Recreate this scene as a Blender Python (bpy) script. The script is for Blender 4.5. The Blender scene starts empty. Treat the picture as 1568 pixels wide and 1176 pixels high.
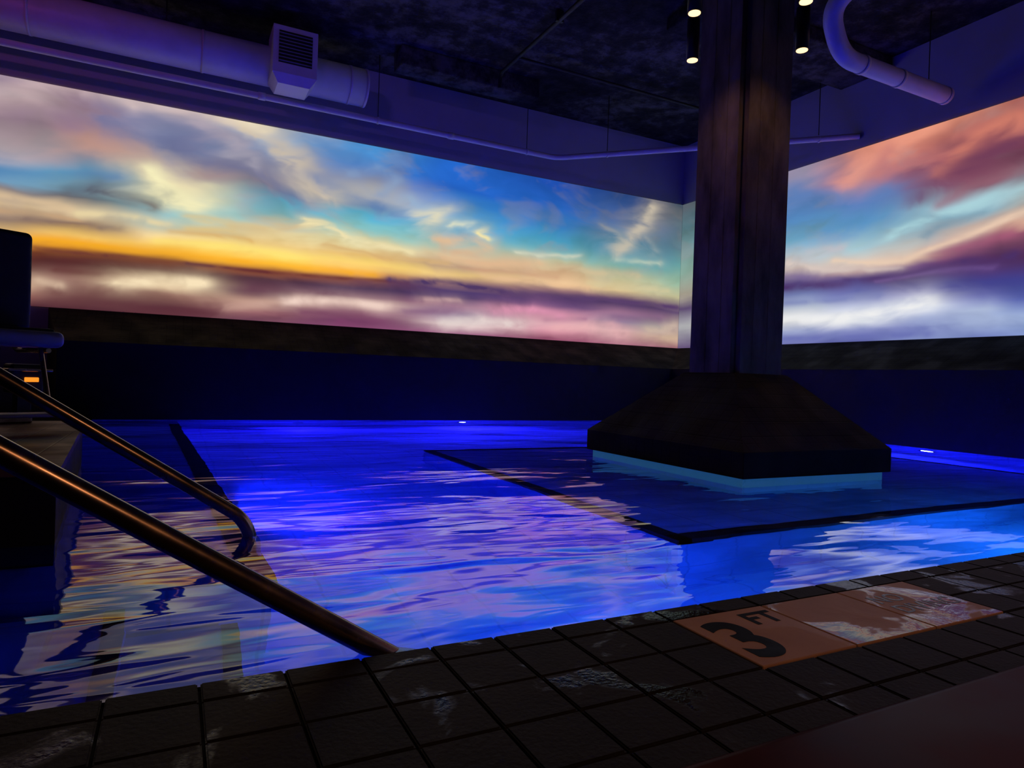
import bpy, bmesh, math, random
import numpy as np
from mathutils import Vector, Matrix
random.seed(4)
scene = bpy.context.scene
scene.view_settings.view_transform = 'Standard'
scene.view_settings.look = 'None'

# ------------------------------------------------------------------ helpers
def link(ob, parent=None):
    scene.collection.objects.link(ob)
    if parent is not None:
        ob.parent = parent
    return ob

def empty(name, loc=(0, 0, 0), rz=0.0):
    e = bpy.data.objects.new(name, None)
    e.empty_display_size = 0.1
    e.location = loc
    e.rotation_euler = (0, 0, rz)
    return link(e)

def mesh_obj(name, verts, faces, mat=None, parent=None, smooth=False):
    me = bpy.data.meshes.new(name)
    me.from_pydata([tuple(v) for v in verts], [], faces)
    me.update()
    bm = bmesh.new(); bm.from_mesh(me)
    bmesh.ops.recalc_face_normals(bm, faces=bm.faces)
    bm.to_mesh(me); bm.free()
    if smooth:
        me.polygons.foreach_set('use_smooth', [True] * len(me.polygons))
    ob = bpy.data.objects.new(name, me)
    if mat: me.materials.append(mat)
    return link(ob, parent)

def box(name, lo, hi, mat, parent=None, bevel=0.0, seg=2, smooth=False):
    bm = bmesh.new()
    bmesh.ops.create_cube(bm, size=1)
    for v in bm.verts:
        v.co = Vector([(lo[i] + hi[i]) / 2 + v.co[i] * (hi[i] - lo[i]) for i in range(3)])
    if bevel > 0:
        bmesh.ops.bevel(bm, geom=bm.edges[:], offset=bevel, segments=seg, profile=0.5, affect='EDGES')
    me = bpy.data.meshes.new(name); bm.to_mesh(me); bm.free()
    if smooth: me.polygons.foreach_set('use_smooth', [True] * len(me.polygons))
    me.materials.append(mat)
    return link(bpy.data.objects.new(name, me), parent)

def cyl(name, p0, p1, r, mat, parent=None, r2=None, seg=32, smooth=True, bevel=0.0):
    p0 = Vector(p0); p1 = Vector(p1); d = p1 - p0
    bm = bmesh.new()
    bmesh.ops.create_cone(bm, cap_ends=True, segments=seg, radius1=r, radius2=r if r2 is None else r2, depth=d.length)
    if bevel > 0:
        ed = [e for e in bm.edges if len(e.link_faces) == 2 and any(len(f.verts) > 4 for f in e.link_faces)]
        bmesh.ops.bevel(bm, geom=ed, offset=bevel, segments=2, affect='EDGES')
    M = Matrix.Translation((p0 + p1) / 2) @ d.to_track_quat('Z', 'Y').to_matrix().to_4x4()
    bm.transform(M)
    for f in bm.faces: f.smooth = smooth and len(f.verts) <= 4
    me = bpy.data.meshes.new(name); bm.to_mesh(me); bm.free()
    me.materials.append(mat)
    return link(bpy.data.objects.new(name, me), parent)

def tube(name, pts, r, mat, parent=None, fillet=0.12, nseg=8, res=10):
    """swept pipe through points with rounded corners (real mesh)"""
    P = [Vector(p) for p in pts]; path = [P[0]]
    for i in range(1, len(P) - 1):
        a = (P[i-1] - P[i]); b = (P[i+1] - P[i])
        f = min(fillet, a.length * .49, b.length * .49)
        s = P[i] + a.normalized() * f; e = P[i] + b.normalized() * f
        for k in range(nseg + 1):
            t = k / nseg
            path.append(s * (1-t)**2 + P[i] * 2 * t * (1-t) + e * t * t)
    path.append(P[-1])
    cu = bpy.data.curves.new(name, 'CURVE'); cu.dimensions = '3D'
    sp = cu.splines.new('POLY'); sp.points.add(len(path) - 1)
    for i, p in enumerate(path): sp.points[i].co = (*p, 1)
    sp.use_smooth = True
    cu.bevel_depth = r; cu.bevel_resolution = res; cu.use_fill_caps = True
    tmp = bpy.data.objects.new(name + '_c', cu); scene.collection.objects.link(tmp)
    dg = bpy.context.evaluated_depsgraph_get(); dg.update()
    me = bpy.data.meshes.new_from_object(tmp.evaluated_get(dg))
    me.name = name
    bpy.data.objects.remove(tmp)
    me.materials.clear(); me.materials.append(mat)
    me.polygons.foreach_set('use_smooth', [True] * len(me.polygons))
    return link(bpy.data.objects.new(name, me), parent)

# ------------------------------------------------------------------ materials
class NT:
    def __init__(s, name):
        s.m = bpy.data.materials.new(name); s.m.use_nodes = True
        s.t = s.m.node_tree; s.t.nodes.clear()
        s.out = s.t.nodes.new('ShaderNodeOutputMaterial')
    def n(s, typ, **kw):
        nd = s.t.nodes.new(typ)
        for k, v in kw.items():
            if k in nd.inputs: nd.inputs[k].default_value = v
            else: setattr(nd, k, v)
        return nd
    def l(s, a, b): s.t.links.new(a, b)

def pbr(name, col, rough=0.6, metal=0.0, var=0.25, nscale=6.0, bump=0.1, bdist=0.01, spec=0.5, stretch=(1, 1, 1), emit=None, estr=0, rvar=0.15, detail=6):
    s = NT(name)
    p = s.n('ShaderNodeBsdfPrincipled')
    p.inputs['Metallic'].default_value = metal
    p.inputs['Specular IOR Level'].default_value = spec
    tc = s.n('ShaderNodeTexCoord'); mp = s.n('ShaderNodeMapping'); mp.inputs['Scale'].default_value = stretch
    s.l(tc.outputs['Object'], mp.inputs['Vector'])
    no = s.n('ShaderNodeTexNoise'); no.inputs['Scale'].default_value = nscale; no.inputs['Detail'].default_value = detail; no.inputs['Roughness'].default_value = .6
    s.l(mp.outputs[0], no.inputs['Vector'])
    cr = s.n('ShaderNodeValToRGB')
    cr.color_ramp.elements[0].position = .3; cr.color_ramp.elements[1].position = .7
    cr.color_ramp.elements[0].color = (*[c * (1 - var) for c in col], 1)
    cr.color_ramp.elements[1].color = (*[min(1, c * (1 + var)) for c in col], 1)
    s.l(no.outputs['Fac'], cr.inputs[0]); s.l(cr.outputs[0], p.inputs['Base Color'])
    mr = s.n('ShaderNodeMapRange'); mr.inputs['From Min'].default_value = .3; mr.inputs['From Max'].default_value = .7
    mr.inputs['To Min'].default_value = max(0.02, rough - rvar); mr.inputs['To Max'].default_value = min(1, rough + rvar)
    s.l(no.outputs['Fac'], mr.inputs['Value']); s.l(mr.outputs[0], p.inputs['Roughness'])
    if bump > 0:
        b = s.n('ShaderNodeBump'); b.inputs['Strength'].default_value = bump; b.inputs['Distance'].default_value = bdist
        s.l(no.outputs['Fac'], b.inputs['Height']); s.l(b.outputs[0], p.inputs['Normal'])
    if emit:
        p.inputs['Emission Color'].default_value = (*emit, 1); p.inputs['Emission Strength'].default_value = estr
    s.l(p.outputs[0], s.out.inputs[0])
    return s.m

def tiled(name, col, grout, size=(.15, .15, .15), rough=.4, var=.3, gap=.04, bump=.5, spec=.5, axes='xy'):
    """square tile grid with grout, in object space"""
    s = NT(name)
    p = s.n('ShaderNodeBsdfPrincipled'); p.inputs['Specular IOR Level'].default_value = spec
    tc = s.n('ShaderNodeTexCoord'); sp = s.n('ShaderNodeSeparateXYZ'); s.l(tc.outputs['Object'], sp.inputs[0])
    masks = []
    for i, ax in enumerate('xyz'):
        if ax not in axes: continue
        dv = s.n('ShaderNodeMath', operation='DIVIDE'); s.l(sp.outputs[i], dv.inputs[0]); dv.inputs[1].default_value = size[i]
        fr = s.n('ShaderNodeMath', operation='FRACT'); s.l(dv.outputs[0], fr.inputs[0])
        sb = s.n('ShaderNodeMath', operation='SUBTRACT'); s.l(fr.outputs[0], sb.inputs[0]); sb.inputs[1].default_value = .5
        ab = s.n('ShaderNodeMath', operation='ABSOLUTE'); s.l(sb.outputs[0], ab.inputs[0])
        mr = s.n('ShaderNodeMapRange'); s.l(ab.outputs[0], mr.inputs['Value'])
        mr.inputs['From Min'].default_value = .5 - gap; mr.inputs['From Max'].default_value = .5 - gap * .4
        masks.append(mr.outputs[0])
    m = masks[0]
    for k in masks[1:]:
        mx = s.n('ShaderNodeMath', operation='MAXIMUM'); s.l(m, mx.inputs[0]); s.l(k, mx.inputs[1]); m = mx.outputs[0]
    no = s.n('ShaderNodeTexNoise'); no.inputs['Scale'].default_value = 3; no.inputs['Detail'].default_value = 6
    s.l(tc.outputs['Object'], no.inputs['Vector'])
    cr = s.n('ShaderNodeValToRGB'); cr.color_ramp.elements[0].position = .3; cr.color_ramp.elements[1].position = .7
    cr.color_ramp.elements[0].color = (*[c * (1 - var) for c in col], 1); cr.color_ramp.elements[1].color = (*[c * (1 + var) for c in col], 1)
    s.l(no.outputs['Fac'], cr.inputs[0])
    mx = s.n('ShaderNodeMix', data_type='RGBA'); s.l(m, mx.inputs[0]); s.l(cr.outputs[0], mx.inputs[6]); mx.inputs[7].default_value = (*grout, 1)
    s.l(mx.outputs[2], p.inputs['Base Color'])
    ra = s.n('ShaderNodeMapRange'); s.l(no.outputs['Fac'], ra.inputs['Value']); ra.inputs['From Min'].default_value = .35; ra.inputs['From Max'].default_value = .65
    ra.inputs['To Min'].default_value = max(.03, rough - .12); ra.inputs['To Max'].default_value = min(1, rough + .2)
    s.l(ra.outputs[0], p.inputs['Roughness'])
    iv = s.n('ShaderNodeMath', operation='SUBTRACT'); iv.inputs[0].default_value = 1; s.l(m, iv.inputs[1])
    b = s.n('ShaderNodeBump'); b.inputs['Strength'].default_value = bump; b.inputs['Distance'].default_value = .004
    s.l(iv.outputs[0], b.inputs['Height']); s.l(b.outputs[0], p.inputs['Normal'])
    s.l(p.outputs[0], s.out.inputs[0])
    return s.m

def emissive(name, col, strength):
    s = NT(name); e = s.n('ShaderNodeEmission'); e.inputs[0].default_value = (*col, 1); e.inputs[1].default_value = strength
    s.l(e.outputs[0], s.out.inputs[0]); return s.m

M_wall = pbr('painted_wall', (.31, .29, .32), .85, var=.06, nscale=2, bump=.05, spec=.2)
def ceil_mat():
    s = NT('rough_concrete_ceiling'); p = s.n('ShaderNodeBsdfPrincipled'); p.inputs['Roughness'].default_value = .9; p.inputs['Specular IOR Level'].default_value = .15
    tc = s.n('ShaderNodeTexCoord')
    a = s.n('ShaderNodeTexNoise'); a.inputs['Scale'].default_value = .8; a.inputs['Detail'].default_value = 12; a.inputs['Roughness'].default_value = .6; a.inputs['Distortion'].default_value = .6
    b = s.n('ShaderNodeTexNoise'); b.inputs['Scale'].default_value = 5; b.inputs['Detail'].default_value = 8; b.inputs['Roughness'].default_value = .7
    v = s.n('ShaderNodeTexVoronoi'); v.inputs['Scale'].default_value = 1.1
    for q in (a, b, v): s.l(tc.outputs['Object'], q.inputs['Vector'])
    mu = s.n('ShaderNodeMath', operation='ADD'); s.l(a.outputs['Fac'], mu.inputs[0]); s.l(b.outputs['Fac'], mu.inputs[1])
    hv = s.n('ShaderNodeMath', operation='MULTIPLY'); s.l(mu.outputs[0], hv.inputs[0]); hv.inputs[1].default_value = .5
    pt = s.n('ShaderNodeMapRange'); s.l(v.outputs['Distance'], pt.inputs['Value']); pt.inputs['From Min'].default_value = .06; pt.inputs['From Max'].default_value = .2; pt.inputs['To Min'].default_value = .78
    pm = s.n('ShaderNodeMath', operation='MULTIPLY'); s.l(hv.outputs[0], pm.inputs[0]); s.l(pt.outputs[0], pm.inputs[1])
    cr = s.n('ShaderNodeValToRGB'); E = cr.color_ramp.elements
    E[0].position = .40; E[0].color = (.006, .006, .006, 1); E[1].position = .60; E[1].color = (.105, .10, .092, 1)
    e = E.new(.5); e.color = (.028, .027, .025, 1)
    s.l(pm.outputs[0], cr.inputs[0]); s.l(cr.outputs[0], p.inputs['Base Color'])
    bp = s.n('ShaderNodeBump'); bp.inputs['Strength'].default_value = 1; bp.inputs['Distance'].default_value = .14; s.l(pm.outputs[0], bp.inputs['Height']); s.l(bp.outputs[0], p.inputs['Normal'])
    s.l(p.outputs[0], s.out.inputs[0]); return s.m
M_ceil = ceil_mat()
M_conc = pbr('board_formed_concrete', (.12, .10, .08), .9, var=.65, nscale=2.2, bump=.6, bdist=.02, stretch=(2.2, 2.2, .8), detail=12, spec=.1)
M_ledge = tiled('dark_ledge_tile', (.011, .0108, .0105), (.005, .005, .005), (.10, .10, .05), .8, axes='xyz', gap=.05, spec=.12)
M_front = pbr('black_plaster', (.0045, .0045, .007), .6, var=.3, nscale=3, bump=.05, spec=.25)
M_base = tiled('black_plinth_tile', (.011, .010, .009), (.005, .004, .004), (.10, .10, .04), .75, axes='xyz', gap=.05, spec=.15)
M_pool = tiled('pool_tile', (.58, .62, .75), (.48, .52, .64), (.3, .3, .3), .4, var=.10, axes='xyz', gap=.03, bump=.2)
M_shelf = tiled('dark_blue_shelf_tile', (.32, .33, .50), (.26, .27, .42), (.3, .3, .3), .4, var=.25, axes='xyz', gap=.03, bump=.2)
M_nose = pbr('black_nosing_tile', (.003, .003, .005), .5, var=.2, spec=.2)
M_grout = pbr('deck_grout', (.005, .0045, .004), .8, var=.3, nscale=20, spec=.1)
M_steel = pbr('brushed_steel', (.38, .29, .23), .25, metal=1, var=.08, nscale=12, bump=.0, rvar=.05)
M_white = pbr('painted_duct_metal', (.45, .43, .48), .45, var=.08, nscale=4, bump=.03, spec=.4)
M_blackm = pbr('black_metal', (.008, .008, .008), .5, var=.2, spec=.3)
M_blackp = pbr('black_vinyl', (.006, .006, .008), .6, var=.2, nscale=20, spec=.25)
M_greyp = pbr('grey_plastic', (.17, .17, .20), .5, var=.1)
M_red = pbr('red_brown_sealed_stone', (.055, .0095, .0035), .36, var=.35, nscale=5, bump=.08, bdist=.003, spec=.05, rvar=.06)
M_dark = pbr('dark_wall', (.03, .028, .04), .7, var=.2)

def wet_tile():
    s = NT('wet_deck_tile'); p = s.n('ShaderNodeBsdfPrincipled'); p.inputs['Specular IOR Level'].default_value = .3
    tc = s.n('ShaderNodeTexCoord')
    a = s.n('ShaderNodeTexNoise'); a.inputs['Scale'].default_value = 4; a.inputs['Detail'].default_value = 6; a.inputs['Distortion'].default_value = .8
    f = s.n('ShaderNodeTexNoise'); f.inputs['Scale'].default_value = 90; f.inputs['Detail'].default_value = 4
    for q in (a, f): s.l(tc.outputs['Object'], q.inputs['Vector'])
    cr = s.n('ShaderNodeValToRGB'); cr.color_ramp.elements[0].position = .35; cr.color_ramp.elements[1].position = .7
    cr.color_ramp.elements[0].color = (.012, .011, .010, 1); cr.color_ramp.elements[1].color = (.025, .020, .017, 1)
    s.l(a.outputs['Fac'], cr.inputs[0]); s.l(cr.outputs[0], p.inputs['Base Color'])
    w = s.n('ShaderNodeMapRange'); s.l(a.outputs['Fac'], w.inputs['Value']); w.inputs['From Min'].default_value = .58; w.inputs['From Max'].default_value = .62
    w.inputs['To Min'].default_value = .66; w.inputs['To Max'].default_value = .12
    s.l(w.outputs[0], p.inputs['Roughness'])
    b = s.n('ShaderNodeBump'); b.inputs['Strength'].default_value = .5; b.inputs['Distance'].default_value = .003
    s.l(f.outputs['Fac'], b.inputs['Height'])
    b2 = s.n('ShaderNodeBump'); b2.inputs['Strength'].default_value = .5; b2.inputs['Distance'].default_value = .01
    s.l(a.outputs['Fac'], b2.inputs['Height']); s.l(b.outputs[0], b2.inputs['Normal']); s.l(b2.outputs[0], p.inputs['Normal'])
    s.l(p.outputs[0], s.out.inputs[0]); return s.m
M_deck = wet_tile()

def water():
    s = NT('pool_water_surface')
    tc = s.n('ShaderNodeTexCoord')
    def noise(sc, st, det, dist=0.0):
        mp = s.n('ShaderNodeMapping'); mp.inputs['Scale'].default_value = st; s.l(tc.outputs['Object'], mp.inputs['Vector'])
        mp.inputs['Rotation'].default_value = (0, 0, math.radians(25))
        n = s.n('ShaderNodeTexNoise'); n.inputs['Scale'].default_value = sc; n.inputs['Detail'].default_value = det
        n.inputs['Distortion'].default_value = dist
        s.l(mp.outputs[0], n.inputs['Vector']); return n.outputs['Fac']
    n1 = noise(.9, (.8, 1.3, 1), 0, .4); n2 = noise(2.6, (.6, 1.6, 1), 1, .6); n3 = noise(7.5, (.5, 1.7, 1), 1, .5)
    prev = None
    for h, d in ((n1, .040), (n2, .0105), (n3, .0014)):
        b = s.n('ShaderNodeBump'); b.inputs['Strength'].default_value = 1; b.inputs['Distance'].default_value = d; s.l(h, b.inputs['Height'])
        if prev: s.l(prev.outputs[0], b.inputs['Normal'])
        prev = b
    g = s.n('ShaderNodeBsdfGlossy'); g.inputs['Roughness'].default_value = .025; g.inputs['Color'].default_value = (1, 1, 1, 1)
    r = s.n('ShaderNodeBsdfRefraction'); r.inputs['IOR'].default_value = 1.33; r.inputs['Roughness'].default_value = .0
    r.inputs['Color'].default_value = (.52, .76, 1, 1)
    fr = s.n('ShaderNodeFresnel'); fr.inputs['IOR'].default_value = 1.62
    for q in (g, r, fr): s.l(prev.outputs[0], q.inputs['Normal'])
    mx = s.n('ShaderNodeMixShader'); s.l(fr.outputs[0], mx.inputs[0]); s.l(r.outputs[0], mx.inputs[1]); s.l(g.outputs[0], mx.inputs[2])
    s.l(mx.outputs[0], s.out.inputs[0]); return s.m
M_water = water()

# ------------------------------------------------------------------ room dimensions (z=0 is the water level)
XW, XE, YS, YN, ZC = -4.5, 8.7, -2.5, 10.1, 5.25
PX0, PX1, PY0, PY1, PD = -.85, 7.9, 1.46, 9.3, -.95      # pool
T = .15
box('wall_north', (XW - T, YN, PD), (XE + T, YN + T, ZC + .3), M_wall)
box('wall_east', (XE, YS, PD), (XE + T, YN, ZC + .3), M_wall)
box('wall_west', (XW - T, YS, PD), (XW, YN, ZC + .3), M_dark)
box('wall_south', (XW - T, YS - T, PD), (XE + T, YS, ZC + .3), M_dark)
box('ceiling', (XW, YS, ZC), (XE, YN, ZC + .3), M_ceil)
cb = empty('concrete_beam')
box('beam_1', (2.7, 9.05, 4.98), (4.9, 9.42, ZC - .002), M_ceil, cb, .02)
box('beam_2', (5.4, 5.9, 5.08), (8.69, 6.7, ZC - .002), M_ceil, cb, .02)

# ------------------------------------------------------------------ floor / deck
fl = empty('floor')
box('deck_slab', (XW, YS, -.98), (XE, PY0, .012), M_grout, fl)
box('deck_slab_left', (XW, PY0, -.98), (PX0, YN, .02), M_grout, fl)
bm = bmesh.new()
px, py = .1627, .155
rows = [(1.378, 1.462)] + [(1.378 - py * (k + 1), 1.378 - py * k) for k in range(4)]
for (y0, y1) in rows:
    for i in range(-34, 46):
        x0 = 1.2 + px * i; x1 = x0 + px
        if x0 < XW + .05 or x1 > XE - .02: continue
        if 0 <= i < 6 and 1.06 < y0 and y1 < 1.39: continue
        g = .0028; zt = .02 + random.uniform(-.0006, .0006)
        r = bmesh.ops.create_cube(bm, size=1)
        for v in r['verts']:
            v.co = Vector(((x0 + x1) / 2 + v.co.x * (x1 - x0 - 2 * g), (y0 + y1) / 2 + v.co.y * (y1 - y0 - 2 * g), zt - .01 + v.co.z * .02))
        ed = [e for e in bm.edges if e.verts[0] in r['verts'] and all(v.co.z > zt - .002 for v in e.verts)]
        bmesh.ops.bevel(bm, geom=ed, offset=.003, segments=2, affect='EDGES')
me = bpy.data.meshes.new('deck_tiles'); bm.to_mesh(me); bm.free(); me.materials.append(M_deck)
link(bpy.data.objects.new('deck_tiles', me), fl)
box('coping_face', (PX0, 1.44, -.2), (PX1, 1.458, .012), M_deck, fl)
box('red_brown_kerb', (XW + .02, -.6, .0), (XE - .02, .825, .045), M_red, fl, .03, 6, True)

# depth marker
dm = empty('pool_depth_marker')
def marker_mat(name, wet):
    s = NT(name); p = s.n('ShaderNodeBsdfPrincipled'); tc = s.n('ShaderNodeTexCoord')
    a = s.n('ShaderNodeTexNoise'); a.inputs['Scale'].default_value = 5; a.inputs['Detail'].default_value = 5; a.inputs['Distortion'].default_value = .6; s.l(tc.outputs['Object'], a.inputs['Vector'])
    cr = s.n('ShaderNodeValToRGB'); cr.color_ramp.elements[0].position = .3; cr.color_ramp.elements[1].position = .7
    cr.color_ramp.elements[0].color = (.46, .27, .18, 1); cr.color_ramp.elements[1].color = (.58, .36, .25, 1)
    s.l(a.outputs['Fac'], cr.inputs[0]); s.l(cr.outputs[0], p.inputs['Base Color'])
    w = s.n('ShaderNodeMapRange'); s.l(a.outputs['Fac'], w.inputs['Value']); w.inputs['From Min'].default_value = .47; w.inputs['From Max'].default_value = .52
    w.inputs['To Min'].default_value = .55; w.inputs['To Max'].default_value = .07 if wet else .45; s.l(w.outputs[0], p.inputs['Roughness'])
    p.inputs['Specular IOR Level'].default_value = .5 if wet else .25
    b = s.n('ShaderNodeBump'); b.inputs['Strength'].default_value = .7 if wet else .1; b.inputs['Distance'].default_value = .010; s.l(a.outputs['Fac'], b.inputs['Height']); s.l(b.outputs[0], p.inputs['Normal'])
    s.l(p.outputs[0], s.out.inputs[0]); return s.m
M_mark = marker_mat('marker_tile_dry', False); M_markw = marker_mat('marker_tile_wet', True)
for k in range(3):
    x0 = 1.2 + k * 2 * px
    box('marker_tile_%d' % (k + 1), (x0 + .002, 1.07, .0), (x0 + 2 * px - .002, 1.376, .0215), M_mark if k == 0 else M_markw, dm, .003)
M_ink = pbr('black_print', (.006, .006, .007), .6, var=.1, spec=.15)
M_worn = pbr('worn_print', (.05, .035, .028), .3, var=.6, nscale=30, spec=.4)
def text(name, body, loc, size, off, sx=1.0, mat=None):
    cu = bpy.data.curves.new(name, 'FONT'); cu.body = body; cu.size = size; cu.extrude = .0003; cu.offset = off
    tmp = bpy.data.objects.new(name, cu); scene.collection.objects.link(tmp)
    dg = bpy.context.evaluated_depsgraph_get(); dg.update()
    me = bpy.data.meshes.new_from_object(tmp.evaluated_get(dg)); bpy.data.objects.remove(tmp)
    me.transform(Matrix.Diagonal((sx, 1, 1, 1)))
    me.materials.clear(); me.materials.append(mat or M_ink)
    ob = bpy.data.objects.new(name, me); ob.location = loc; return link(ob, dm)
text('numeral_3', '3', (1.226, 1.108, .0220), .30, .009, .88)
text('letters_ft', 'FT', (1.392, 1.268, .0220), .105, .003)
text('letters_no_diving', 'NO\nDIVING', (1.2 + 4*px + .03, 1.25, .0220), .08, .001, mat=M_worn)

# ------------------------------------------------------------------ pool basin
pb = empty('pool_basin')
box('basin_floor', (PX0, PY0, PD - .1), (PX1, PY1, PD), M_pool, pb)
box('basin_wall_south', (PX0, PY0 - .02, PD), (PX1, PY0 - .004, -.02), M_pool, pb)
box('basin_wall_west', (PX0 - .01, PY0, PD), (PX0 + .01, PY1, -.0), M_shelf, pb)
mesh_obj('side_shelf', [(PX0, 2.5, PD), (.33, 2.5, PD), (.05, PY1, PD), (PX0, PY1, PD), (PX0, 2.5, -.3), (.33, 2.5, -.3), (.05, PY1, -.3), (PX0, PY1, -.3)],
         [(0, 1, 5, 4), (1, 2, 6, 5), (2, 3, 7, 6), (4, 5, 6, 7), (3, 0, 4, 7)], M_shelf, pb)
mesh_obj('side_shelf_nosing', [(.235, 2.5, -.294), (.345, 2.48, -.294), (.065, 8.9, -.294), (-.045, 8.9, -.294), (.235, 2.5, -.36), (.345, 2.48, -.36), (.065, 8.9, -.36), (-.045, 8.9, -.36)],
         [(0, 1, 2, 3), (1, 2, 6, 5), (0, 1, 5, 4), (2, 3, 7, 6), (3, 0, 4, 7)], M_nose, pb)
for k in range(3):
    x1 = -.45 + .33 * k; z = -.2 - .2 * k
    box('entry_step_%d' % (k + 1), (PX0, PY0, PD), (x1, 2.46, z), M_shelf, pb)
    box('entry_step_nosing_%d' % (k + 1), (x1 - .05, PY0, z - .03), (x1 + .004, 2.46, z + .004), M_nose, pb)
QX0, QX1, QY0, QY1, QZ = 2.05, 6.6, 2.33, 5.75, -.22
box('column_platform', (QX0, QY0, PD), (QX1, QY1, QZ), M_shelf, pb)
for nm, lo, hi in (('n1', (QX0 - .01, QY0 - .01), (QX0 + .075, QY1)), ('n2', (QX0, QY0 - .01), (QX1, QY0 + .09)), ('n3', (QX0, QY1 - .09), (QX1, QY1 + .01)), ('n4', (QX1 - .075, QY0), (QX1 + .01, QY1))):
    box('platform_nosing_' + nm, (*lo, QZ - .06), (*hi, QZ + .006), M_nose, pb)

BX0, BX1, BY0, BY1 = 3.24, 4.72, 3.10, 4.9
gx_ = [PX0, BX0 + .04, BX1 - .04, PX1]; gy_ = [PY0, BY0 + .04, BY1 - .04, PY1]
V = [(x, y, 0) for y in gy_ for x in gx_]
F = [(j * 4 + i, j * 4 + i + 1, j * 4 + i + 5, j * 4 + i + 4) for j in range(3) for i in range(3) if not (i == 1 and j == 1)]
me = bpy.data.meshes.new('pool_water'); me.from_pydata(V, [], F); me.update(); me.materials.append(M_water)
link(bpy.data.objects.new('pool_water', me))

# ------------------------------------------------------------------ ledge under the screens
zf, zs = .92, 1.345
rl = empty('room_ledge'); YL = YS + .02
mesh_obj('ledge_front_north', [(-1.22, 9.3, PD), (7.9, 9.3, PD), (7.9, 9.3, zf), (-1.22, 9.3, zf)], [(0, 1, 2, 3)], M_front, rl)
mesh_obj('ledge_slope_north', [(-1.22, 9.3, zf), (7.9, 9.3, zf), (8.68, 10.08, zs), (-1.42, 10.08, zs)], [(0, 1, 2, 3)], M_ledge, rl)
mesh_obj('ledge_end', [(-1.22, 9.3, 0.02), (-1.22, 9.3, zf), (-1.42, 10.08, zs), (-1.42, 10.08, 0.02)], [(0, 1, 2, 3)], M_front, rl)
mesh_obj('ledge_front_east', [(7.9, 9.3, PD), (7.9, YL, PD), (7.9, YL, zf), (7.9, 9.3, zf)], [(0, 1, 2, 3)], M_front, rl)
mesh_obj('ledge_slope_east', [(7.9, 9.3, zf), (7.9, YL, zf), (8.68, YL, zs), (8.68, 10.08, zs)], [(0, 1, 2, 3)], M_ledge, rl)
box('liner_north', (PX0, PY1 - .012, PD), (PX1, PY1 - .001, -.03), M_pool, pb)
box('liner_east', (PX1 - .012, PY0, PD), (PX1 - .001, PY1, -.03), M_pool, pb)

# ------------------------------------------------------------------ projection screens
rng = np.random.RandomState(7)
perm = rng.permutation(512); perm = np.concatenate([perm, perm, perm])
ga = rng.rand(512) * 2 * np.pi; gx, gy = np.cos(ga), np.sin(ga)
def pn(x, y):
    xi = np.floor(x).astype(int); yi = np.floor(y).astype(int); xf = x - xi; yf = y - yi
    u = xf**3 * (xf * (xf * 6 - 15) + 10); v = yf**3 * (yf * (yf * 6 - 15) + 10)
    def g(ix, iy, dx, dy):
        h = perm[(perm[ix & 511] + iy) & 511]; return gx[h] * dx + gy[h] * dy
    a = g(xi, yi, xf, yf); b = g(xi + 1, yi, xf - 1, yf); c = g(xi, yi + 1, xf, yf - 1); d = g(xi + 1, yi + 1, xf - 1, yf - 1)
    return (a * (1 - u) + b * u) * (1 - v) + (c * (1 - u) + d * u) * v
def fbm(x, y, o=4, gain=.5):
    r = 0; amp = 1
    for k in range(o):
        r = r + amp * pn(x + 17.3 * k, y + 9.1 * k); x = x * 2; y = y * 2; amp *= gain
    return r
def lin(c):
    c = np.asarray(c, float) / 255; return np.where(c <= .04045, c / 12.92, ((c + .055) / 1.055)**2.4)
HS = np.linspace(0, 1, 128)
def table(cols):
    xs = []; T_ = []
    for (xw, top, bot, rows_) in cols:
        h = np.array([(bot - y) / (bot - top) for y, c in rows_]); C = np.array([lin(c) for y, c in rows_])
        o = np.argsort(h); xs.append(xw); T_.append(np.stack([np.interp(HS, h[o], C[o, k]) for k in range(3)], 1))
    return np.array(xs), np.array(T_)
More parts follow.
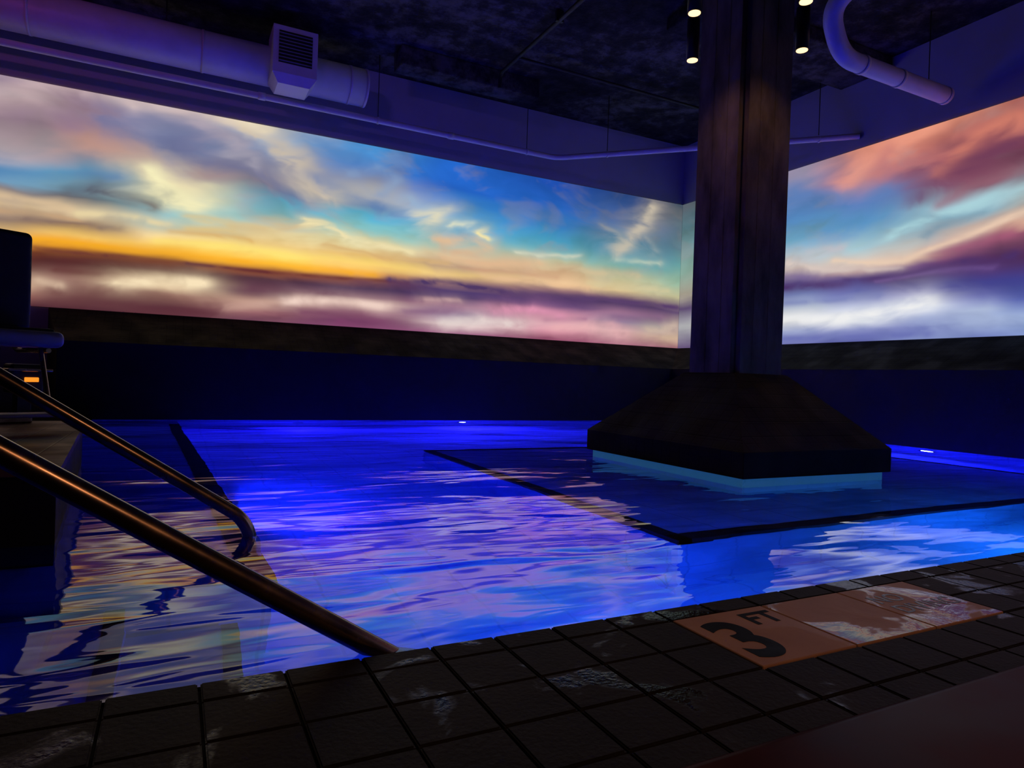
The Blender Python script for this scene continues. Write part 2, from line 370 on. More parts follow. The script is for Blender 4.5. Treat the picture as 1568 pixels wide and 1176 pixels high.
north = [
 (-4.5, 115, 466, [(120,(120,100,130)),(200,(160,130,140)),(270,(90,130,160)),(340,(200,160,120)),(375,(230,150,60)),(388,(110,60,45)),(430,(170,120,110)),(460,(90,50,60))]),
 (-1.93, 115, 466, [(120,(150,130,150)),(150,(195,170,172)),(190,(155,132,145)),(225,(175,158,160)),(250,(95,130,168)),(270,(105,150,182)),(290,(128,120,126)),(315,(212,184,146)),(340,(148,124,112)),(360,(225,185,120)),(376,(240,155,55)),(384,(120,62,40)),(410,(82,40,40)),(435,(215,180,150)),(452,(150,95,88)),(466,(90,48,55))]),
 (-1.27, 134, 473, [(135,(195,172,170)),(160,(160,132,150)),(190,(152,126,138)),(215,(195,150,130)),(240,(145,145,160)),(262,(98,158,190)),(280,(118,158,175)),(302,(92,96,105)),(325,(218,194,158)),(345,(160,125,96)),(362,(248,205,115)),(378,(252,165,45)),(388,(120,62,42)),(405,(80,38,42)),(430,(150,105,98)),(455,(125,80,78)),(473,(80,42,52))]),
 (-.15, 163, 482, [(165,(215,192,185)),(185,(145,145,172)),(215,(98,122,162)),(245,(172,158,156)),(275,(240,226,176)),(300,(208,206,170)),(322,(130,198,208)),(345,(165,188,178)),(360,(248,218,155)),(377,(250,200,90)),(391,(255,180,42)),(400,(120,62,45)),(415,(88,42,48)),(435,(220,192,155)),(452,(150,105,95)),(470,(88,48,58)),(482,(98,52,62))]),
 (1.08, 191, 492, [(192,(225,210,178)),(205,(118,160,202)),(235,(102,116,154)),(265,(152,142,144)),(290,(90,115,155)),(312,(95,186,212)),(335,(130,192,198)),(348,(226,210,160)),(368,(225,192,124)),(385,(255,226,115)),(400,(255,192,58)),(412,(140,75,58)),(425,(72,45,60)),(445,(105,65,78)),(462,(190,150,132)),(478,(140,85,95)),(492,(95,55,78))]),
 (2.5, 220, 502, [(222,(66,138,202)),(245,(56,112,182)),(270,(130,135,158)),(295,(190,182,162)),(312,(122,146,168)),(330,(85,176,205)),(352,(135,196,194)),(370,(212,202,152)),(390,(232,190,114)),(405,(255,222,118)),(418,(242,176,95)),(428,(115,70,88)),(442,(72,50,84)),(455,(120,80,100)),(467,(215,180,170)),(480,(150,100,118)),(495,(115,62,98)),(502,(130,72,108))]),
 (4.07, 248, 512, [(250,(34,96,190)),(285,(34,94,188)),(315,(52,126,202)),(340,(90,166,212)),(360,(90,174,204)),(378,(148,195,184)),(392,(215,200,162)),(408,(182,154,126)),(420,(246,208,132)),(432,(185,140,124)),(445,(76,58,108)),(458,(85,62,112)),(470,(165,120,145)),(482,(140,112,145)),(497,(215,190,190)),(512,(155,90,130))]),
 (5.9, 277, 521, [(279,(28,72,162)),(310,(34,92,180)),(345,(50,120,188)),(370,(72,156,190)),(388,(110,180,188)),(402,(192,194,160)),(418,(215,174,134)),(432,(232,196,152)),(444,(155,115,120)),(456,(78,54,104)),(468,(95,68,114)),(480,(190,130,152)),(495,(222,172,178)),(508,(205,135,155)),(521,(155,82,112))]),
 (7.2, 293, 527, [(295,(38,68,132)),(320,(46,84,150)),(345,(60,108,162)),(368,(80,140,176)),(390,(88,156,178)),(408,(125,180,172)),(425,(190,188,148)),(440,(210,184,138)),(455,(120,92,110)),(465,(74,56,98)),(478,(160,115,145)),(492,(140,124,155)),(505,(208,168,168)),(527,(155,90,115))]),
 (8.1, 305, 531, [(307,(64,74,104)),(330,(95,104,122)),(345,(85,106,138)),(370,(82,118,140)),(392,(90,140,158)),(412,(108,170,174)),(432,(180,194,162)),(448,(190,182,145)),(462,(150,126,124)),(472,(80,60,98)),(486,(145,108,138)),(500,(160,152,152)),(515,(200,165,152)),(531,(148,86,112))]),
 (8.7, 315, 534, [(317,(64,78,94)),(345,(90,112,122)),(375,(84,112,124)),(405,(102,155,152)),(430,(142,175,152)),(455,(190,185,145)),(470,(132,112,122)),(480,(92,70,112)),(500,(175,155,158)),(518,(205,175,150)),(534,(140,84,104))]),
]
east = [
 (-10.1, 315, 534, [(317,(80,90,100)),(360,(90,125,135)),(420,(135,168,154)),(455,(170,162,145)),(475,(90,70,110)),(500,(170,170,172)),(534,(110,90,130))]),
 (-7.32, 265, 526, [(267,(140,128,150)),(300,(88,118,170)),(340,(82,128,184)),(375,(115,172,202)),(395,(180,194,202)),(412,(200,182,174)),(425,(140,122,154)),(436,(84,74,132)),(452,(112,126,178)),(475,(190,202,220)),(492,(232,232,230)),(508,(140,154,202)),(526,(104,108,172))]),
 (-6.39, 236, 522, [(238,(210,134,112)),(270,(182,116,110)),(295,(138,120,156)),(320,(84,126,190)),(350,(96,156,200)),(378,(162,198,206)),(400,(205,192,182)),(418,(188,158,158)),(430,(88,74,138)),(448,(100,105,170)),(470,(180,188,216)),(490,(215,220,228)),(505,(120,130,192)),(522,(84,90,162))]),
 (-5.47, 205, 518, [(207,(218,140,115)),(235,(182,106,98)),(262,(122,70,95)),(292,(130,92,118)),(325,(146,192,208)),(348,(106,152,178)),(375,(190,190,186)),(395,(220,186,162)),(408,(120,82,134)),(428,(70,52,114)),(450,(120,120,176)),(468,(192,202,225)),(486,(140,154,202)),(502,(104,114,182)),(518,(140,155,205))]),
 (-4.75, 178, 515, [(180,(195,120,102)),(210,(155,86,94)),(240,(108,56,80)),(280,(116,70,90)),(305,(160,195,206)),(330,(145,182,198)),(355,(195,170,158)),(375,(150,94,118)),(405,(80,46,94)),(430,(66,60,128)),(455,(104,108,176)),(475,(170,184,215)),(495,(150,165,206)),(515,(112,126,190))]),
 (-4.22, 150, 513, [(152,(155,88,82)),(180,(185,110,96)),(205,(132,72,85)),(250,(98,50,75)),(282,(130,104,118)),(298,(170,195,202)),(318,(170,170,166)),(335,(205,162,138)),(352,(132,76,98)),(395,(80,42,80)),(425,(60,60,132)),(455,(80,90,162)),(485,(145,165,210)),(513,(126,145,200))]),
 (2.5, 150, 513, [(152,(150,90,100)),(220,(100,60,90)),(300,(150,180,200)),(350,(150,90,110)),(425,(65,65,140)),(485,(165,185,225)),(513,(140,165,215))]),
]
# soft cloud strokes, given in the survey frame of the mural and mapped to wall metres / height fraction
def sN(x, y):
    t = (x - 793) / 1021.; return 10.1 * (.4524 + .8918 * t) / (.8918 - .4524 * t), (466 + .065 * x - y) / (351 - .1255 * x)
def sE(x, y):
    t = (x - 793) / 1021.; b = 527 - .038 * (x - 1200); tp = 264 - .318 * (x - 1210); return -8.7 * (.8918 - .4524 * t) / (.4524 + .8918 * t), (b - y) / (b - tp)
strokesN = [
 ([(0,250),(80,268),(165,272)],(80,135,182),11,.7), ([(115,205),(160,215),(215,228)],(205,155,132),20,.5), ([(10,140),(60,128),(110,140)],(220,190,190),12,.5),
 ([(30,180),(90,190),(150,180)],(140,112,142),16,.5), ([(140,290),(190,300),(235,312)],(84,86,100),11,.75), ([(0,300),(60,310),(110,322)],(225,195,155),7,.6),
 ([(40,335),(110,345),(180,350)],(110,92,94),6,.6), ([(160,180),(230,190),(290,215)],(108,118,158),20,.5), ([(285,180),(330,200),(375,220)],(200,180,185),10,.5),
 ([(280,225),(340,255),(420,272)],(98,104,145),24,.65), ([(310,265),(370,285),(400,290)],(170,142,138),10,.55), ([(375,192),(425,212),(462,240),(478,275),(515,305)],(225,206,174),10,.7),
 ([(435,222),(492,258),(490,290)],(205,188,162),8,.6), ([(365,235),(400,235),(395,255)],(165,160,175),8,.55), ([(235,262),(250,290),(300,312)],(248,240,190),12,.75),
 ([(320,215),(350,200),(390,215)],(140,135,160),10,.45), ([(440,200),(500,215),(540,235)],(85,130,185),12,.45),
 ([(130,328),(200,332),(265,342)],(235,215,165),6,.65), ([(290,330),(345,338),(350,352),(300,350)],(225,195,130),5.5,.65), ([(355,345),(410,350),(470,342)],(215,185,135),6,.65),
 ([(400,300),(430,305),(450,320)],(110,130,160),9,.55), ([(460,338),(505,350),(560,372),(640,386)],(240,225,175),5.5,.8), ([(540,262),(575,252),(600,272),(590,292)],(140,165,200),7,.6),
 ([(495,270),(540,300),(620,322)],(65,112,175),12,.5), ([(652,322),(680,322),(672,338),(652,345)],(222,216,188),8,.75), ([(630,300),(655,315)],(150,180,210),6,.5), ([(700,345),(722,346)],(220,225,200),3.5,.7),
 ([(560,350),(620,352),(660,362)],(130,200,208),7,.5), ([(676,368),(735,368),(752,380),(712,388)],(230,190,148),8,.7), ([(742,355),(755,365)],(245,230,170),4,.75), ([(690,380),(760,395),(800,402)],(205,170,140),9,.45),
 ([(690,395),(760,405),(830,402)],(228,185,145),7,.6), ([(795,388),(840,392),(888,394)],(215,215,190),3,.65), ([(830,410),(900,416),(980,424)],(215,190,150),5,.55),
 ([(1003,316),(992,340),(968,362),(944,388)],(210,196,172),8,.65), ([(930,345),(944,372)],(190,185,168),6.5,.5), ([(950,400),(1010,404)],(205,215,190),4,.45), ([(985,365),(1000,385)],(180,182,175),5,.4),
 ([(900,330),(920,350),(935,330)],(90,104,130),14,.4),
 ([(0,325),(70,330),(120,338)],(200,160,120),4,.5), ([(270,355),(330,360),(380,368)],(215,165,95),4,.5), ([(500,372),(560,385),(600,395)],(210,165,105),4,.5), ([(590,388),(640,398),(700,404)],(215,175,120),4,.55), ([(720,412),(790,420),(850,425)],(200,150,120),3.5,.5), ([(900,432),(960,438),(1030,444)],(215,200,155),4,.55),
 ([(60,370),(200,384),(400,401),(570,420)],(255,178,38),7,.8), ([(250,370),(350,378),(450,392)],(255,228,120),5.5,.65), ([(480,398),(560,408),(640,416)],(252,205,115),4.5,.6), ([(750,425),(830,432),(900,440)],(238,195,150),4.5,.6),
 ([(60,382),(250,399),(450,419),(620,433)],(105,50,50),4,.85), ([(60,400),(180,402),(300,412)],(85,40,44),8,.65), ([(600,430),(680,432),(740,440),(800,452)],(78,56,100),7,.85), ([(780,450),(900,458),(1040,470)],(88,62,106),5,.8), ([(330,440),(400,448),(450,452)],(92,56,76),8,.65),
 ([(62,432),(100,440)],(235,205,175),7,.7), ([(190,436),(250,431),(318,434)],(250,228,188),8.5,.85), ([(350,470),(420,466)],(205,165,150),7,.5), ([(450,463),(520,461),(590,470)],(242,212,198),6.5,.8),
 ([(650,460),(700,462)],(215,175,170),4.5,.6), ([(690,494),(740,490),(800,498)],(232,220,212),8,.7), ([(760,478),(820,474),(860,484)],(228,150,180),7,.7), ([(860,500),(940,498),(960,510)],(238,180,182),8,.6), ([(1000,505),(1040,500)],(215,190,165),6,.5),
 ([(540,492),(620,498)],(125,62,102),8,.65), ([(100,462),(220,468),(330,480)],(92,46,56),9,.6), ([(940,485),(1010,490)],(122,88,128),6,.5), ([(100,415),(150,420)],(100,52,52),6,.5), ([(480,480),(560,484)],(120,66,95),5,.55), ([(620,478),(690,476)],(130,88,125),6,.55), ([(840,490),(900,488)],(160,105,140),4,.45)]
strokesE = [
 ([(1428,190),(1372,215),(1318,252),(1298,275)],(238,156,130),16,.7), ([(1568,175),(1500,205),(1440,262)],(218,130,108),11,.65), ([(1350,235),(1345,270),(1400,250)],(195,118,115),11,.5),
 ([(1568,215),(1470,255),(1400,305)],(112,60,88),16,.7), ([(1568,258),(1490,275),(1440,310)],(150,92,108),10,.5), ([(1225,290),(1290,310),(1345,300)],(90,126,184),16,.6), ([(1215,345),(1300,352),(1345,335)],(86,142,198),14,.5),
 ([(1568,292),(1500,308),(1440,330),(1370,362)],(172,213,220),10,.7), ([(1500,330),(1440,350),(1420,365)],(115,146,166),7,.55), ([(1568,325),(1510,352),(1440,378),(1390,400),(1290,398)],(236,206,180),5.5,.8), ([(1210,404),(1290,412),(1380,412)],(220,202,192),4,.7), ([(1240,388),(1300,378)],(200,190,195),5,.5),
 ([(1568,352),(1500,375),(1450,395)],(168,92,120),9,.6), ([(1568,390),(1470,402),(1380,425),(1210,440)],(74,48,102),9,.8), ([(1215,424),(1290,428)],(120,100,150),4,.5), ([(1350,432),(1450,415),(1540,408)],(110,80,140),3,.5),
 ([(1210,492),(1290,488),(1360,478),(1420,462)],(240,240,240),10,.8), ([(1430,500),(1500,490),(1568,488)],(170,185,220),9,.5), ([(1460,440),(1520,435),(1568,430)],(66,66,140),9,.6), ([(1210,518),(1320,515),(1420,512)],(100,106,176),6,.6), ([(1210,465),(1290,458),(1350,452)],(110,120,180),6,.5)]
def make_screen(name, cols, s0, s1, nx, nz, place, seed, strokes, conv):
    xs, T_ = table(cols)
    S, Hh = np.meshgrid(np.linspace(s0, s1, nx), np.linspace(0, 1, nz))
    zz = Hh * 2.77
    up = np.clip((Hh - .27) / .35, 0, 1); low = 1 - up
    wx = fbm(S * .45 + seed, zz * 1.2 + seed, 3, .45); wy = fbm(S * .45 + 5.2 + seed, zz * 1.2 + 1.3, 3, .45)
    sw = fbm(S * .9 + .7 * wx + seed, zz * 1.5 + .7 * wy, 4, .42)
    st = fbm(S * .45 + .4 * wx, zz * 3.6 + .5 * wy + seed, 4, .42)
    fine = fbm(S * 2.0 + .9 * sw, zz * 4.2 + 1.0 * wy + seed, 4, .45)
    S2 = S + .40 * wx + .20 * sw * up + .07 * fine
    H2 = Hh + (.010 + .060 * up) * sw + .018 * st + .010 * fine * (.4 + up)
    H2 = np.clip(H2, 0, 1)
    ix = np.clip(np.searchsorted(xs, S2) - 1, 0, len(xs) - 2)
    tx = np.clip((S2 - xs[ix]) / (xs[ix + 1] - xs[ix]), 0, 1); tx = tx * tx * (3 - 2 * tx)
    hf = H2 * 127; iy = np.clip(hf.astype(int), 0, 126); ty = hf - iy
    tx = tx[..., None]; ty = ty[..., None]
    C = (T_[ix, iy] * (1 - ty) + T_[ix, iy + 1] * ty) * (1 - tx) + (T_[ix + 1, iy] * (1 - ty) + T_[ix + 1, iy + 1] * ty) * tx
    C = C * (1 + .30 * st * low + .45 * sw * up + .12 * fine)[..., None]
    # soft grey-mauve puffs in the upper clouds
    pf = np.clip(fbm(S * 1.3 + 1.1 * wy + 31, zz * 2.3 + .8 * wx + seed, 4, .5) * 2.2, 0, 1)**1.3 * up * .30
    lum = C.mean(-1, keepdims=True)
    C = C * (1 - pf[..., None]) + (lum * .75 + .06) * np.array([1.06, .96, 1.05]) * pf[..., None]
    S3 = S + .20 * wx + .22 * sw * up + .12 * fine; H3 = Hh + .045 * sw * up + .012 * st + .016 * fine * (.3 + up)
    for pts, col, wpx, al in strokes:
        Q = [conv(*p) for p in pts]
        hpx = abs(conv(pts[0][0], pts[0][1])[1] - conv(pts[0][0], pts[0][1] + 10)[1]) / 10
        w = wpx * hpx
        dmin = np.full(S.shape, 1e9)
        for (a0, b0), (a1, b1) in zip(Q[:-1], Q[1:]):
            k = 1 / 2.77 * .62
            ax_, ay_, dx_, dy_ = a0 * k, b0, (a1 - a0) * k, (b1 - b0)
            L2 = dx_ * dx_ + dy_ * dy_ + 1e-9
            X_ = S3 * k - ax_; Y_ = H3 - ay_
            t = np.clip((X_ * dx_ + Y_ * dy_) / L2, 0, 1)
            dmin = np.minimum(dmin, (X_ - t * dx_)**2 + (Y_ - t * dy_)**2)
        m = al * (.72 * np.exp(-dmin / (w * w)) + .28 * np.exp(-dmin / (6 * w * w))) * np.clip(1 + 1.0 * fine, .2, 1.3)
        m = np.clip(m, 0, 1)[..., None]
        C = C * (1 - m) + lin(col) * m
    C = np.clip(C, 0.002, 1.0)
    P = place(S, Hh)
    nv = nx * nz
    me = bpy.data.meshes.new(name)
    idx = np.arange(nv).reshape(nz, nx)
    F = np.stack([idx[:-1, :-1], idx[:-1, 1:], idx[1:, 1:], idx[1:, :-1]], -1).reshape(-1, 4)
    me.vertices.add(nv); me.vertices.foreach_set('co', P.reshape(-1).astype(np.float32))
    me.loops.add(F.size); me.loops.foreach_set('vertex_index', F.reshape(-1).astype(np.int32))
    me.polygons.add(len(F)); me.polygons.foreach_set('loop_start', np.arange(0, F.size, 4, dtype=np.int32))
    me.update(calc_edges=True)
    at = me.color_attributes.new('sky', 'FLOAT_COLOR', 'POINT')
    at.data.foreach_set('color', np.concatenate([C, np.ones((nz, nx, 1))], -1).reshape(-1).astype(np.float32))
    me.materials.append(M_screen)
    return link(bpy.data.objects.new(name, me))
s = NT('projected_sunset'); e = s.n('ShaderNodeEmission'); a = s.n('ShaderNodeAttribute', attribute_name='sky')
s.l(a.outputs['Color'], e.inputs[0]); e.inputs[1].default_value = 1.0; s.l(e.outputs[0], s.out.inputs[0]); M_screen = s.m
z0, z1 = 1.35, 4.12
make_screen('projection_screen', north, XW + .05, 8.685, 1500, 330, lambda S, H: np.stack([S, S * 0 + 10.085, z0 + (z1 - z0) * H], -1), 3.7, strokesN, sN)
make_screen('projection_screen', east, -10.08, 2.45, 1300, 300, lambda S, H: np.stack([S * 0 + 8.685, -S, z0 + (z1 - z0) * H], -1), 11.2, strokesE, sE)

# ------------------------------------------------------------------ column
cc = empty('concrete_column')
cx, cy, hw, nt = 3.98, 3.94, .268, .05
ring = [(-hw + nt, -hw), (hw - nt, -hw), (hw - nt, -hw + nt), (hw, -hw + nt), (hw, hw - nt), (hw - nt, hw - nt), (hw - nt, hw), (-hw + nt, hw), (-hw + nt, hw - nt), (-hw, hw - nt), (-hw, -hw + nt), (-hw + nt, -hw + nt)]
n = len(ring); V = []; F = []
for z in (.70, ZC - .002): V += [(cx + a, cy + b, z) for a, b in ring]
for i in range(n): F.append((i, (i + 1) % n, n + (i + 1) % n, n + i))
F += [tuple(range(n)), tuple(range(2 * n - 1, n - 1, -1))]
mesh_obj('shaft', V, F, M_conc, cc)
for k, a0 in enumerate((-.10, .05)):
    box('board_joint_w_%d' % k, (cx - hw - .002, cy + a0, .76), (cx - hw + .002, cy + a0 + .005, ZC - .01), M_conc, cc)
    box('board_joint_s_%d' % k, (cx + a0, cy - hw - .002, .76), (cx + a0 + .005, cy - hw + .002, ZC - .01), M_conc, cc)
def frustum(name, a, b, mat, parent):
    V = [(a[0], a[1], a[4]), (a[2], a[1], a[4]), (a[2], a[3], a[4]), (a[0], a[3], a[4]), (b[0], b[1], b[4]), (b[2], b[1], b[4]), (b[2], b[3], b[4]), (b[0], b[3], b[4])]
    return mesh_obj(name, V, [(0, 1, 2, 3), (4, 5, 6, 7), (0, 1, 5, 4), (1, 2, 6, 5), (2, 3, 7, 6), (3, 0, 4, 7)], mat, parent)
frustum('plinth_slope', (BX0, BY0, BX1, BY1, .23), (cx - hw - .005, cy - hw - .005, cx + hw + .005, cy + hw + .005, .75), M_base, cc)
box('plinth_skirt', (BX0, BY0, .06), (BX1, BY1, .232), M_base, cc, .004)
M_glow = pbr('cyan_waterglow_tile', (.12, .35, .55), .4, var=.1, emit=(.015, .12, .30), estr=.38)  # emission stands in for blue pool light on the pedestal; not a lamp
box('plinth_waterglow_band', (BX0 + .04, BY0 + .04, -.02), (BX1 - .04, BY1 - .04, .062), M_glow, cc)
box('plinth_foot', (BX0 + .05, BY0 + .05, QZ), (BX1 - .05, BY1 - .05, -.015), M_pool, cc)

M_bulb = emissive('warm_bulb', (1, .60, .26), 2.6)
for (x, y) in ((3.30, 3.78), (3.776, 4.33), (3.86, 3.28), (4.40, 3.76)):
    g = empty('pendant_spotlight', (x, y, 3.35))
    cyl('housing', (0, 0, 0), (0, 0, .34), .052, M_blackm, g, bevel=.004)
    cyl('lens', (0, 0, -.004), (0, 0, .01), .044, M_bulb, g)
    cyl('stem', (0, 0, .33), (0, 0, ZC - 3.36), .012, M_blackm, g, seg=12)
    cyl('canopy', (0, 0, ZC - 3.35 - .03), (0, 0, ZC - 3.36), .05, M_blackm, g)
    L = bpy.data.lights.new('spot_lamp', 'SPOT'); L.energy = 12; L.color = (1, .50, .22); L.spot_size = math.radians(100); L.spot_blend = 1; L.shadow_soft_size = .04
    o = link(bpy.data.objects.new('spot_lamp', L), g); o.location = (0, 0, -.02)

# ------------------------------------------------------------------ ducts & pipes
dt = empty('air_duct')
cyl('duct_tube', (-4.45, 9.42, 4.67), (2.3, 9.42, 4.67), .25, M_white, dt, seg=64, bevel=.01)
for x in (-3.4, -1.6, .2, 2.05, 2.27):
    cyl('duct_seam', (x, 9.42, 4.67), (x + .03, 9.42, 4.67), .256, M_white, dt, seg=64)
for x in (-2.5, -.2):
    cyl('duct_rod', (x, 9.42, 4.9), (x, 9.42, ZC - .01), .008, M_blackm, dt, seg=8)
box('grille_box', (1.0, 8.92, 4.42), (1.55, 9.4, 5.02), M_white, dt, .008)
frustum('grille_box_foot', (1.08, 9.0, 1.47, 9.4, 4.32), (1.0, 8.92, 1.55, 9.4, 4.425), M_white, dt)
box('grille_recess', (1.07, 8.912, 4.55), (1.48, 8.925, 4.95), M_blackm, dt)
for k in range(9):
    z = 4.565 + .043 * k
    box('louvre_%d' % k, (1.07, 8.900, z), (1.48, 8.915, z + .012), M_greyp, dt)

pp = empty('white_pipe')
tube('pipe_run', [(-4.4, 9.52, 4.3), (5.5, 9.52, 4.3), (7.08, 7.96, 4.3), (8.68, 6.36, 4.3)], .042, M_white, pp, fillet=.15)
for x, y in ((2.52, 9.52), (4.95, 9.52), (6.1, 8.93), (8.3, 6.74)):
    cyl('hanger_rod', (x, y, 4.33), (x, y, ZC - .01), .006, M_blackm, pp, seg=8)
    cyl('hanger_clip', (x - .015, y, 4.3), (x + .015, y, 4.3), .05, M_white, pp, seg=20)
for x in (.9, 3.6): cyl('pipe_coupling', (x, 9.52, 4.3), (x + .09, 9.52, 4.3), .05, M_white, pp, seg=24)

d2 = empty('exhaust_duct')
tube('duct_run', [(8.35, 4.97, 4.3), (6.42, 4.97, 4.3), (6.05, 4.85, 4.70), (6.25, 4.35, 4.95), (6.6, 3.9, 5.23)], .098, M_white, d2, fillet=.24, nseg=10, res=16)
for x in (8.3, 7.4, 6.75): cyl('duct_collar', (x, 4.97, 4.3), (x + .05, 4.97, 4.3), .105, M_white, d2, seg=40)
cyl('duct_hanger', (8.0, 4.97, 4.4), (8.0, 4.97, ZC - .01), .006, M_blackm, d2, seg=8)

cd = empty('electrical_conduit')
tube('conduit_run', [(4.15, 4.6, 5.12), (4.15, 8.9, 5.12), (4.15, 8.9, 4.9)], .028, M_blackm, cd, fillet=.1)
for y in (5.2, 7.2): box('conduit_strap', (4.1, y, 5.1), (4.2, y + .04, ZC - .01), M_blackm, cd)
tube('conduit_branch', [(4.15, 8.3, 5.1), (8.6, 8.3, 5.1)], .02, M_blackm, cd)

# ------------------------------------------------------------------ lift platform at left
M_plat = tiled('brown_platform_tile', (.085, .042, .026), (.016, .011, .010), (.16, .155, .16), .5, var=.35, axes='xy', gap=.03, spec=.25)
lp = empty('raised_platform')
V = [(-3.2, 2.86), (-.365, 2.86), (-.52, 5.12), (-3.2, 5.12)]
V = [(x, y, -.28) for x, y in V] + [(x, y, .25) for x, y in V]
mesh_obj('platform_body', V, [(0, 1, 2, 3), (4, 5, 6, 7), (0, 1, 5, 4), (1, 2, 6, 5), (2, 3, 7, 6), (3, 0, 4, 7)], M_front, lp)
V = [(-3.2, 2.84), (-.35, 2.84), (-.505, 5.14), (-3.2, 5.14)]
V = [(x, y, .25) for x, y in V] + [(x, y, .28) for x, y in V]
mesh_obj('platform_top', V, [(0, 1, 2, 3), (4, 5, 6, 7), (0, 1, 5, 4), (1, 2, 6, 5), (2, 3, 7, 6), (3, 0, 4, 7)], M_plat, lp)

# ------------------------------------------------------------------ pool lift chair
ch = empty('pool_lift_chair', (-.88, 4.56, .28), math.radians(30))
box('backrest', (-.25, .20, .56), (.25, .27, 1.14), M_blackp, ch, .035, 5, True)
box('backrest_shell', (-.235, .265, .575), (.235, .30, 1.125), M_greyp, ch, .015, 3, True)
box('seat', (-.25, -.24, .455), (.25, .22, .545), M_greyp, ch, .035, 5, True)
box('seat_pad', (-.21, -.20, .535), (.21, .18, .56), M_blackp, ch, .012, 3, True)
for sx in (-1, 1):
    tube('back_upright', [(sx * .2, .31, 1.0), (sx * .2, .31, .44), (sx * .2, -.15, .44)], .014, M_steel, ch, fillet=.08)
    tube('leg_tube', [(sx * .17, -.12, .46), (sx * .17, -.26, .10), (sx * .17, -.42, .10)], .013, M_steel, ch, fillet=.06)
box('footrest', (-.19, -.46, .085), (.19, -.30, .105), M_greyp, ch, .008)
cyl('lift_mast', (-.02, .42, .0), (-.02, .42, 1.0), .05, M_blackm, ch, bevel=.005)
box('mast_base', (-.22, .28, .0), (.30, .56, .05), M_steel, ch, .01)
tube('lift_arm', [(-.02, .42, .9), (-.02, .36, .9), (0, .34, .42), (0, 0, .44)], .025, M_steel, ch, fillet=.06)
tube('side_actuator', [(-.1, .30, .52), (.05, .34, .30), (.22, .36, .24), (.36, .36, .22)], .016, M_steel, ch, fillet=.08)
box('control_box', (.20, .34, .18), (.38, .46, .36), M_blackm, ch, .015)
box('control_bracket', (.24, .36, .05), (.32, .42, .19), M_blackm, ch, .005)
box('control_tray', (.16, .27, .315), (.40, .35, .33), M_steel, ch, .005)
M_orange = emissive('orange_indicator', (1, .25, .02), 1.3)
box('orange_indicator', (.27, .325, .25), (.345, .341, .278), M_orange, ch, .004)

# ------------------------------------------------------------------ handrails
for (Y, xt, zt_) in ((1.525, -.281, .482), (2.785, -.524, .609)):
    g = empty('pool_handrail')
    m = .66
    far = Y > 2
    zb = .066 if far else -.16
    xb = .264 if far else xt + (zt_ - zb) / m
    X2 = -1.0; Z2 = zt_ + (xt - X2) * m
    bot = [(xb + .035, Y, zb - .13), (xb + .04, Y, -.42 if far else -.6)]
    tube('rail', [(-1.45, Y, .02), (-1.45, Y, Z2), (X2, Y, Z2), (xb, Y, zb)] + bot, .0255, M_steel, g, fillet=.07 if far else .05, nseg=10, res=12)
    cyl('flange', (-1.45, Y, .02), (-1.45, Y, .035), .06, M_steel, g)
    cyl('mid_post', (-.95, Y, .02), (-.95, Y, Z2 - .03), .02, M_steel, g)

# ------------------------------------------------------------------ underwater lamps
M_lens = emissive('pool_light_lens', (.8, .8, 1), 20)
M_lens2 = emissive('pool_light_lens_dim', (.01, .03, 1), .8)
def pool_light(loc, d, energy, lens=.045, col=(.006, .02, 1), lit=False, ang=170):
    g = empty('pool_light', loc); D = Vector(d)
    cyl('bezel', (0, 0, 0), D * .02, lens * 1.5, M_steel, g); cyl('lens', D * .02, D * .03, lens, M_lens if lit else M_lens2, g)
    L = bpy.data.lights.new('pool_lamp', 'SPOT'); L.energy = energy; L.color = col; L.spot_size = math.radians(ang); L.spot_blend = .3; L.shadow_soft_size = .012 if lit else 0
    o = link(bpy.data.objects.new('pool_lamp', L), g); o.location = D * .05; o.rotation_euler = D.to_track_quat('-Z', 'Y').to_euler()
pool_light((3.89, 9.285, -.36), (0, -1, 0), 340, lens=.055, lit=True, col=(.02, .01, 1))
pool_light((1.5, 9.285, -.45), (0, -1, 0), 170, col=(.02, .01, 1))  # extra lamp with dim lens, added to brighten the far strip of water
pool_light((7.885, 4.75, -.36), (-1, 0, 0), 300, lens=.055, lit=True, col=(.01, .01, 1))
pool_light((7.885, 2.6, -.45), (-1, 0, 0), 150)  # another added lamp, only there to brighten water along the east wall
pool_light((1.6, 1.462, -.45), (0, 1, 0), 56, col=(.01, .09, 1), ang=130)
pool_light((4.2, 1.462, -.45), (0, 1, 0), 66, col=(.01, .22, 1), ang=160)
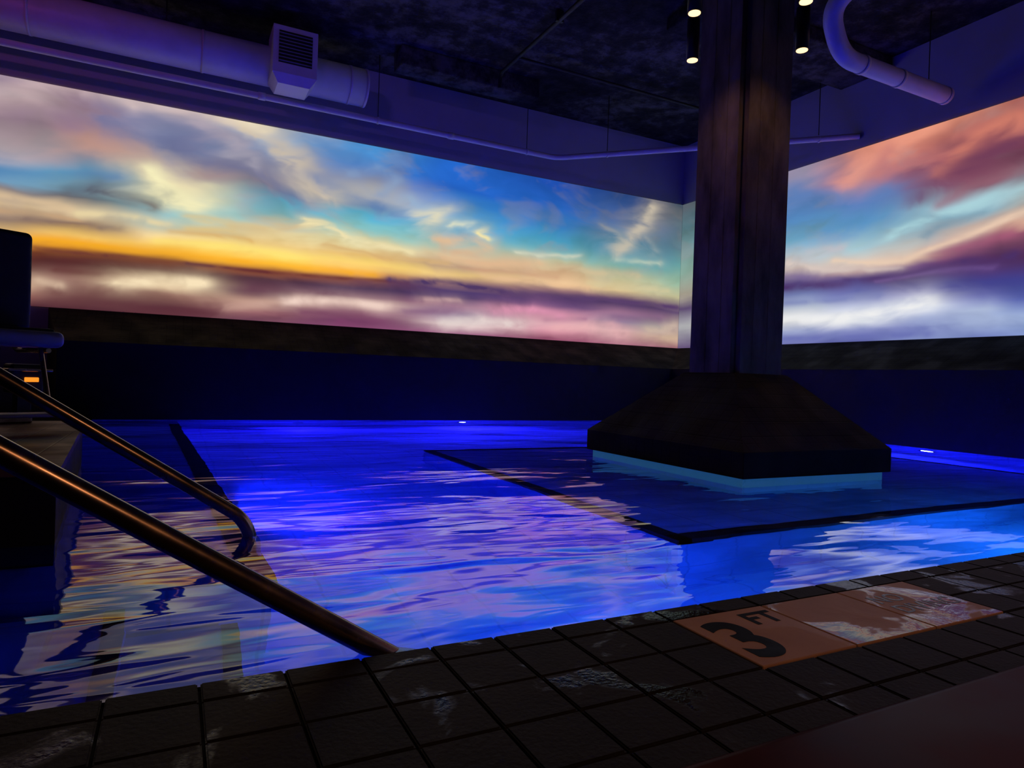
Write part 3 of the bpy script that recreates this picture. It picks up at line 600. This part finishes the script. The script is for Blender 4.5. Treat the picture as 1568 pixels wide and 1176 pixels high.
pool_light((.27, 4.4, -.6), (.99, .05, 0), 105)

# ------------------------------------------------------------------ unseen violet wash lamps added for the upper walls + warm lamp; fixtures made up
def wash(loc, target, col, energy, ang=110):
    g = empty('unseen_wash_light', loc); D = (Vector(target) - Vector(loc)).normalized()
    cyl('can', -D * .16, D * .02, .07, M_blackm, g)
    cyl('yoke', (0, 0, .03), (0, 0, ZC - loc[2] - .01), .012, M_blackm, g, seg=10)
    L = bpy.data.lights.new('unseen_wash_lamp', 'SPOT'); L.energy = energy; L.color = col; L.spot_size = math.radians(ang); L.spot_blend = 1; L.shadow_soft_size = .08
    o = link(bpy.data.objects.new('unseen_wash_lamp', L), g); o.location = D * .05; o.rotation_euler = D.to_track_quat('-Z', 'Y').to_euler()
wash((-1.8, 3.0, 4.7), (-.5, 10, 4.65), (.34, .16, 1), 105, 72)
wash((-2.2, 1.5, 4.7), (5.5, 10, 4.65), (.23, .15, 1), 145, 58)
wash((6.6, -.5, 4.6), (8.7, 5.5, 4.7), (.24, .15, 1), 36, 82)
wash((-3.6, 5.5, 4.6), (-2.0, 10, 4.75), (1, .12, .5), 40, 90)
wash((1.4, -1.9, 3.2), (1.35, 1.2, .1), (1, .43, .18), 80, 60)

# ------------------------------------------------------------------ camera
a = math.radians(26.9); pitch = -.0078; roll = math.radians(1.95)
fwd = Vector((math.sin(a) * math.cos(pitch), math.cos(a) * math.cos(pitch), math.sin(pitch)))
right0 = Vector((math.cos(a), -math.sin(a), 0)); up0 = right0.cross(fwd)
right = right0 * math.cos(roll) + up0 * math.sin(roll)
up = up0 * math.cos(roll) - right0 * math.sin(roll)
cam = bpy.data.cameras.new('camera'); cam.sensor_width = 36; cam.lens = 36 * 1021 / 1568; cam.clip_start = .02
co = bpy.data.objects.new('camera', cam)
co.matrix_world = Matrix(((right.x, up.x, -fwd.x, 0), (right.y, up.y, -fwd.y, 0), (right.z, up.z, -fwd.z, .65), (0, 0, 0, 1)))
scene.collection.objects.link(co); scene.camera = co
